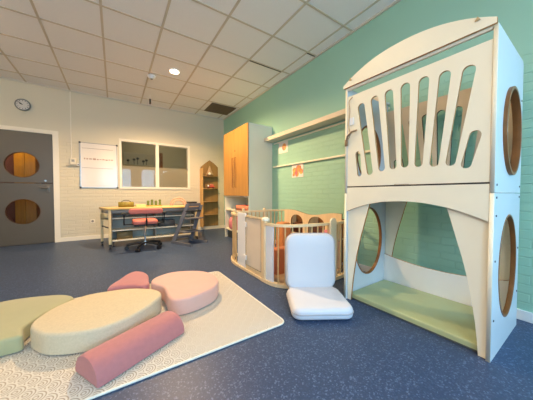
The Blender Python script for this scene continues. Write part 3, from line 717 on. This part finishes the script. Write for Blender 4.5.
for (px, py) in ((2.44, 1.84), (1.62, 3.10), (1.98, 3.075), (1.45, 3.06)):
    zt = .63 if py < 2 else .675
    bm = bmesh.new(); cyl(bm, (px, py, .03), (px, py, zt), .018, n=16); ball(bm, (px, py, zt+.008), .022); link('post', bm, BIRCH, t)
# raised pen floor mat
o = single('pen_floor_mat', pad([(p[0]*.985+.03, p[1]) for p in [(1.36, 1.95), (1.45, 1.80), (1.62, 1.74), (1.9, 1.71), (2.15, 1.74), (2.36, 1.86), (2.36, 2.95), (1.55, 2.98), (1.36, 2.75)]], .045, .015, 0), mat('pen_mat', srgb(206, 168, 128), .7), 'tan padded floor mat inside the birch playpen', 'mat')
# inside the pen
single('terracotta_wedge', pad(rrect(1.44, 1.92, 2.0, 2.12, .03), .28, .03, .046), TERRA, 'terracotta foam block standing inside the playpen behind the dowels', 'foam block')
single('pink_foam_block', pad(rrect(2.04, 2.17, 1.79, 1.93, .03), .45, .03, .046), PINKC, 'dusty pink foam block in the pen corner nearest the play tower', 'foam block')
# arched shelf along wall
AY = [(2.78, .12), (2.44, .14), (2.06, .14), (1.72+.0, .0)]
def topwave(y): return .665+.024*math.cos((y-2.68)*2*PI/.84)
def arch(yc, hw, zb, zt, n=14): return [(yc-hw, zb), (yc+hw, zb)]+[(yc+hw*math.cos(PI*k/n), zt-hw*.75+hw*.75*math.sin(PI*k/n)) for k in range(n+1)][0:]
t = thing('arched_toy_shelf', 'birch shelf with wavy top and arched openings inside the playpen', 'toy shelf', (2.36, 2.4, 0))
ys = [1.76+(2.84-1.76)*k/30 for k in range(31)]
link('front_board', prism([(1.76, .047), (2.84, .047)]+[(y, topwave(y)) for y in reversed(ys)], [arch(2.555, .13, .36, .622), arch(2.165, .15, .36, .622), arch(1.86, .08, .36, .60)], .018, 'YZ', 2.20, edge_mat=True), [BIRCH, mat('arch_edge', srgb(120, 78, 40), .5)], t)
link('shelf_board', box(2.219, 2.424, 1.90, 2.83, .34, .355, .001), BIRCH, t); link('back_board', box(2.425, 2.44, 1.90, 2.84, .047, .60, .001), mat('shelf_inner_brown', srgb(130, 84, 46), .6), t)
for y in (1.93, 2.345, 2.822): link('divider', box(2.219, 2.4245, y, y+.018, .047, .60, .001), BIRCH, t)
for yc, hw, bl in ((2.58, .12, 'dark wicker basket behind the arch farthest from the play tower'), (2.15, .13, 'dark wicker basket behind the wide middle arch of the toy shelf')):
    t = thing('wicker_basket', bl, 'basket', (2.32, yc, .356), 0, 'dark wicker baskets in the arched toy shelf')
    link('basket_body', prism(rrect(2.235, 2.40, yc-hw, yc+hw, .02), [rrect(2.245, 2.39, yc-hw+.01, yc+hw-.01, .015)], .13, 'XY', .356, edge_mat=False), BROWNB, t)
    bm = bmesh.new(); bx(bm, 2.245, 2.39, yc-hw+.01, yc+hw-.01, .356, .365, 0); link('basket_base', bm, BROWNB, t)
    bm = bmesh.new(); tube(bm, [(2.318+.08*math.cos(a), yc+(hw-.003)*math.sin(a), .49) for a in [2*PI*k/24 for k in range(24)]], .007, 6, True); link('rim', bm, mat('rim_brown', srgb(150, 90, 50), .7), t)
single('orange_toy_tray', box(1.90, 2.08, 2.62, 2.86, .60, .63, .006) if False else pad(rrect(2.0, 2.15, 2.62, 2.80, .03), .46, .03, .046), mat('orange_foam', srgb(196, 128, 76), .7), 'orange foam block beside the left arch in the playpen', 'foam block')

# ---------------------------------------------------------------- play tower
XF = 1.69
YA, YB = .369, 1.318                        # outer faces of the two side panels
t = thing('play_tower', 'tall cream two-storey play tower with fan of slots and arched opening', 'play tower', (2.07, (YA+YB)/2, 0))
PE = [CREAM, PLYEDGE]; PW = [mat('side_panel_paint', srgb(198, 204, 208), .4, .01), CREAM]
XB = 2.345
for s, ya in ((0, YA), (1, YB-.020)):
    # lower and upper half of each side
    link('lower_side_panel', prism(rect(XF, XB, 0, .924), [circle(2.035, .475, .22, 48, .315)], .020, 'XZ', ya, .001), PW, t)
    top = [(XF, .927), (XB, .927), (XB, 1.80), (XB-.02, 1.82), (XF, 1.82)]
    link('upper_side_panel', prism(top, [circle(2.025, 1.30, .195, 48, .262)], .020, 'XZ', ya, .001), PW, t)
    for xc, zc, rx, rz, t0, t1, wd in ((2.035, .475, .22, .315, -.003, .023, .007), (2.025, 1.30, .195, .262, -.018, .022, .014)):
        if s: t0, t1 = .020-t1, .020-t0
        link('porthole_ring', prism(circle(xc, zc, rx+.004, 48, rz+.004), [circle(xc, zc, rx-wd, 48, rz-wd)], t1-t0, 'XZ', ya+t0, .0015, edge_mat=False), RINGW, t)
    for (bxx, bz) in ((1.73, .90), (2.31, .90), (1.73, .97), (2.31, .97), (1.73, .80), (1.73, .55), (2.31, .55), (1.73, .22), (2.31, .25), (2.31, 1.25), (2.31, 1.55)):
        yy = ya-.003 if s == 0 else YB+.003
        bm = bmesh.new(); cyl(bm, (bxx, yy, bz), (bxx, yy+(.006 if s == 0 else -.006), bz), .006, n=12); link('bolt', bm, mat('bolt_dark', (.08, .08, .08), .4, metal=.6), t)
YI0, YI1 = YA+.021, YB-.021
def slots(f=1.0):
    out = [slot((1.180, 1.085), (1.196, 1.25), .020, .022)]
    for (yb, zb, yt, zt) in ((1.089, 1.097, 1.170, 1.625), (.993, 1.117, 1.056, 1.645), (.908, 1.125, .946, 1.652), (.828, 1.130, .832, 1.657), (.741, 1.125, .718, 1.652), (.652, 1.118, .604, 1.640), (.566, 1.115, .489, 1.622)):
        out.append(slot((yb, zb), (yt, zt), .025, .031))
    out.append(slot((.492, 1.092), (.455, 1.25), .024, .027))
    return [[(y, 1.08+(z-1.08)*f) for y, z in lp] for lp in out]
link('slotted_front_panel', prism([(YI0, .985), (.90, .985), (.895, .992), (.80, .992), (.795, .985), (YI1, .985), (YI1, 1.748), (YI0, 1.748)], slots(), .018, 'YZ', XF+.004, .001), [CREAM, mat('slot_edge', srgb(196, 160, 112), .5)], t)
link('slotted_back_panel', prism([(YI0, .935), (YI1, .935), (YI1, 1.742), (YI0, 1.742)], slots(.90), .018, 'YZ', 2.315, .001), [mat('back_panel_beige', srgb(214, 196, 170), .5), DKRING], t)
link('gap_shadow_strip', box(XF+.005, XF+.018, YI0+.002, YI1-.002, .9752, .9845, 0), mat('gap_shadow_dark', (.03, .025, .02), .7), t)  # dark strip standing in for the shadow in the gap below the panel
# fascia with arched lower edge
arc = []
for k in range(25):
    y = YI1-.0-(YI1-YI0)*k/24; u = abs((y-.845)/((YI1-YI0)/2)); arc.append((y, .868-.10*u**2.1))
link('arched_fascia', prism([(YI0, .975), (YI1, .975)]+arc, [], .018, 'YZ', XF+.002, .001), PE, t)
# curved legs under it, front and back
def legpts(sgn):
    c = (YI0+YI1)/2
    inner = [(.245, .875), (.27, .79), (.305, .66), (.335, .55), (.365, .42), (.385, .30), (.402, .18), (.412, .08), (.418, 0)]
    pts = [(c+sgn*d, z) for d, z in inner]; o = c+sgn*(YI1-c)
    return pts+[(o, 0), (o, .875)]
for xx in (XF+.022, 2.32):
    for sgn in (-1, 1): link('arch_leg', prism(legpts(sgn), [], .018, 'YZ', xx, .001), PE, t)
rr = [(YI0, .012), (YI1, .012)]+[(YI1-(YI1-YI0)*k/16, .262+.05*abs(k/8-1)**2) for k in range(17)]
link('back_rail', prism(rr, [], .016, 'YZ', 2.303, .001), [WHITE, PLYEDGE], t)
link('platform', box(XF+.022, XB-.03, YI0, YI1, .885, .93, .002), WHITE, t)
link('base_board', box(XF+.045, 2.301, YI0, YI1, .002, .014, .002), mat('base_grey', (.08, .1, .1), .5), t)
# roof arch
n = 24
top = []
for k in range(n+1):
    u = k/n; y = (YA+.004)+u*(YB+.012-(YA+.004)); v = (u-.5)*2
    top.append((y, 1.845+.130*(1-abs(v)**2.2)))
link('roof_arch', prism([(YA+.004, 1.815)]+top+[(YB+.012, 1.822)], [], .018, 'YZ', XF-.016, .001), PE, t)
for yy in (.45, 1.255):
    bm = bmesh.new(); cyl(bm, (XF-.016, yy, 1.875), (XF-.024, yy, 1.875), .014, n=3); cyl(bm, (XF-.016, yy, 1.872), (XF-.028, yy, 1.872), .006); link('screw_cap', bm, mat('cap_tan', srgb(206, 176, 128), .4), t)
link('roof_beam', box(XF+.003, XF+.022, YI0, YI1, 1.80, 1.8255, .002), CREAM, t)
# latch and cord on the upper gate
bm = bmesh.new(); tube(bm, smooth_path([(XF-.004, 1.245, 1.73), (XF-.008, 1.275, 1.70), (XF-.008, 1.268, 1.62), (XF-.008, 1.276, 1.50), (XF-.008, 1.262, 1.42), (XF-.006, 1.285, 1.385)], 5), .004, 6); link('latch_cord', bm, mat('cord_tan', srgb(186, 164, 130), .7), t)
bm = bmesh.new(); tube(bm, [(XF-.007, 1.30, 1.37), (XF-.014, 1.285, 1.41), (XF-.014, 1.24, 1.44), (XF-.007, 1.20, 1.445)], .008, 8); bx(bm, XF-.012, XF-.0, 1.285, 1.315, 1.33, 1.385, .003); link('gate_latch', bm, mat('latch_steel', (.35, .28, .2), .35, metal=.8), t)
link('latch_plate', box(XF-.006, XF+.003, 1.235, 1.275, 1.50, 1.56, .002), WHITE, t)

TM = single('tower_mat', pad(rrect(XF+.045, 2.299, YI0+.006, YI1-.006, .01), .036, .010, .0148), MINTMAT, 'mint green mat lying in the lower floor of the play tower', 'mat')

# the tower stands about one degree out of square with the wall
PIV = Vector((2.07, (YA+YB)/2, 0)); RM = Matrix.Rotation(math.radians(1.0), 4, 'Z')
TT = [o for o in C.objects if o.name == 'play_tower'][0]
TT.rotation_euler = (0, 0, math.radians(1.0)); TT.location = PIV+Vector((-.004, 0, 0))
TM.rotation_euler = (0, 0, math.radians(1.0)); TM.location = PIV+RM @ (TM.location-PIV)+Vector((-.004, 0, 0))

# ---------------------------------------------------------------- floor chair
t = thing('floor_chair', 'pale folding floor seat cushion with upright back in front of playpen', 'floor chair', (1.468, 1.505, 0), math.radians(-31.3), world=False)
W = .228
seat = pad(rrect(-W, W, -.435, -.02, .07, 8), .085, .032, .012, .006, .02)
s = link('seat_cushion', seat, SEATV, t)
bm = bmesh.new(); tube(bm, [(x, y, .055) for x, y in rrect(-W-.002, W+.002, -.437, -.018, .07, 8)], .0045, 6, True); link('piping', bm, PIPE, s)
bm = pad(rrect(-W+.004, W-.004, 0, .50, .085, 8), .075, .03, 0, .006, .02)
Mb = Matrix.Translation((0, .055, .055)) @ Matrix.Rotation(math.radians(86), 4, 'X')
b = link('back_cushion', bm, SEATV, t, M=Mb)
bm = bmesh.new(); tube(bm, [Vector((x, y, .038)) for x, y in rrect(-W+.002, W-.002, -.002, .502, .085, 8)], .0045, 6, True); link('piping', bm, PIPE, b, M=Mb)
bm = bmesh.new(); tube(bm, [(-W+.03, -.02, .06), (W-.03, -.02, .06)], .028, 10); link('hinge_fold', bm, SEATV, t)
link('underside', box(-W+.05, W-.05, -.40, .03, .0, .0125, .004), BASEDK, t)

# ---------------------------------------------------------------- rug and cushions
rug = single('play_rug', pad(rrect(-1.25, 1.005, 1.275, 2.575, .05, 6), .010, .004, .0005), rug_mat(), 'large cream rug with scallop pattern on the blue floor', 'rug')
RE = [(.0, 0)]
bm = bmesh.new(); tube(bm, [(x, y, .0075) for x, y in rrect(-1.25, 1.005, 1.275, 2.575, .05, 6)], .0065, 6, True); link('bound_edge', bm, mat('rug_binding', srgb(226, 222, 208), .7), rug)
ZR = .0150
def cushion(name, pts, h, m, lab, base=True, r=.02, n=8, dome=.004):
    P = smooth_path(pts, n, True)
    c = sum((Vector((p[0], p[1], 0)) for p in P), Vector())/len(P)
    t = thing(name, lab, 'floor cushion', (c.x, c.y, ZR))
    link('foam_cover', pad(P, h-.004, r, ZR+.005, dome), m, t)
    ins = [(c.x+(p[0]-c.x)*.975, c.y+(p[1]-c.y)*.975) for p in P]
    link('underside', pad(ins, .005, .001, ZR+.0005), BASEDK, t)
    return t
cushion('beige_cushion', [(-.405, 1.84), (-.43, 1.90), (-.425, 1.99), (-.35, 2.14), (-.19, 2.25), (.02, 2.235), (.12, 2.20), (.22, 2.125), (.282, 2.05), (.298, 1.98), (.275, 1.90), (.19, 1.79), (.08, 1.70), (-.06, 1.645), (-.20, 1.665), (-.33, 1.735)], .123, BEIGEF, 'largest cushion, flecked beige oval in the middle of the rug')
cushion('sage_cushion', [(-.56, 1.86), (-.46, 1.87), (-.475, 1.99), (-.40, 2.14), (-.28, 2.30), (-.34, 2.43), (-.48, 2.50), (-.64, 2.54), (-.80, 2.52), (-.98, 2.42), (-1.08, 2.22), (-1.05, 2.0), (-.9, 1.88), (-.72, 1.85)], .095, SAGE, 'sage green flat cushion at the left edge of the rug')
cushion('peach_cushion', [(.262, 2.246), (.272, 2.324), (.335, 2.394), (.466, 2.442), (.614, 2.40), (.74, 2.30), (.79, 2.168), (.785, 2.0), (.71, 1.87), (.60, 1.80), (.48, 1.765), (.395, 1.768), (.345, 1.81), (.332, 1.90), (.336, 2.0), (.33, 2.10), (.29, 2.18)], .123, PEACH, 'peach pink teardrop cushion on the right of the rug', n=5)
cushion('mauve_cushion', [(-.06, 2.31), (.02, 2.325), (.12, 2.28), (.20, 2.215), (.245, 2.26), (.25, 2.36), (.262, 2.50), (.23, 2.63), (.158, 2.69), (.083, 2.63), (.02, 2.51), (-.04, 2.41)], .118, MAUVE, 'small mauve pink cushion behind the beige oval one')
# half-round mauve bolster
A = Vector((-.130, 1.402, 0)); B = Vector((.318, 1.636, 0)); d = (B-A).normalized(); nn = Vector((-d.y, d.x, 0))
def bolster():
    bm = bmesh.new(); rings = []; L = (B-A).length; hw = .115; H = .112
    secs = [(0, .95), (.008, .98), (.025, 1), (L-.025, 1), (L-.008, .98), (L, .95)]
    for s, f in secs:
        ring = []
        prof = [(-1, 0), (-1, .16), (-.93, .42), (-.76, .70), (-.50, .90), (-.2, .99), (.2, .99), (.50, .90), (.76, .70), (.93, .42), (1, .16), (1, 0)]
        for u, v in prof:
            q = A+d*s+nn*(u*hw*(f if v > 0 else f)); ring.append(bm.verts.new((q.x, q.y, ZR+.004+v*H*f)))
        rings.append(ring)
    for a, b in zip(rings, rings[1:]):
        for i in range(len(a)-1): bm.faces.new((a[i], a[i+1], b[i+1], b[i]))
        bm.faces.new((a[-1], a[0], b[0], b[-1]))
    bm.faces.new(rings[0]); bm.faces.new(rings[-1][::-1]); return bm
t = thing('mauve_bolster', 'half-round mauve bolster lying nearest the camera on the rug', 'floor cushion', ((A.x+B.x)/2, (A.y+B.y)/2, ZR))
link('foam_cover', bolster(), MAUVE, t)
bm = bmesh.new(); q = [A+d*.01-nn*.105, B-d*.01-nn*.105, B-d*.01+nn*.105, A+d*.01+nn*.105]
lo = [bm.verts.new((p.x, p.y, ZR-.001)) for p in q]; hi = [bm.verts.new((p.x, p.y, ZR+.005)) for p in q]
bm.faces.new(lo); bm.faces.new(hi)
for i in range(4): bm.faces.new((lo[i], lo[(i+1) % 4], hi[(i+1) % 4], hi[i]))
link('underside', bm, BASEDK, t)

for o in bpy.data.objects:
    for k in ('_world', '_rz'):
        if k in o: del o[k]
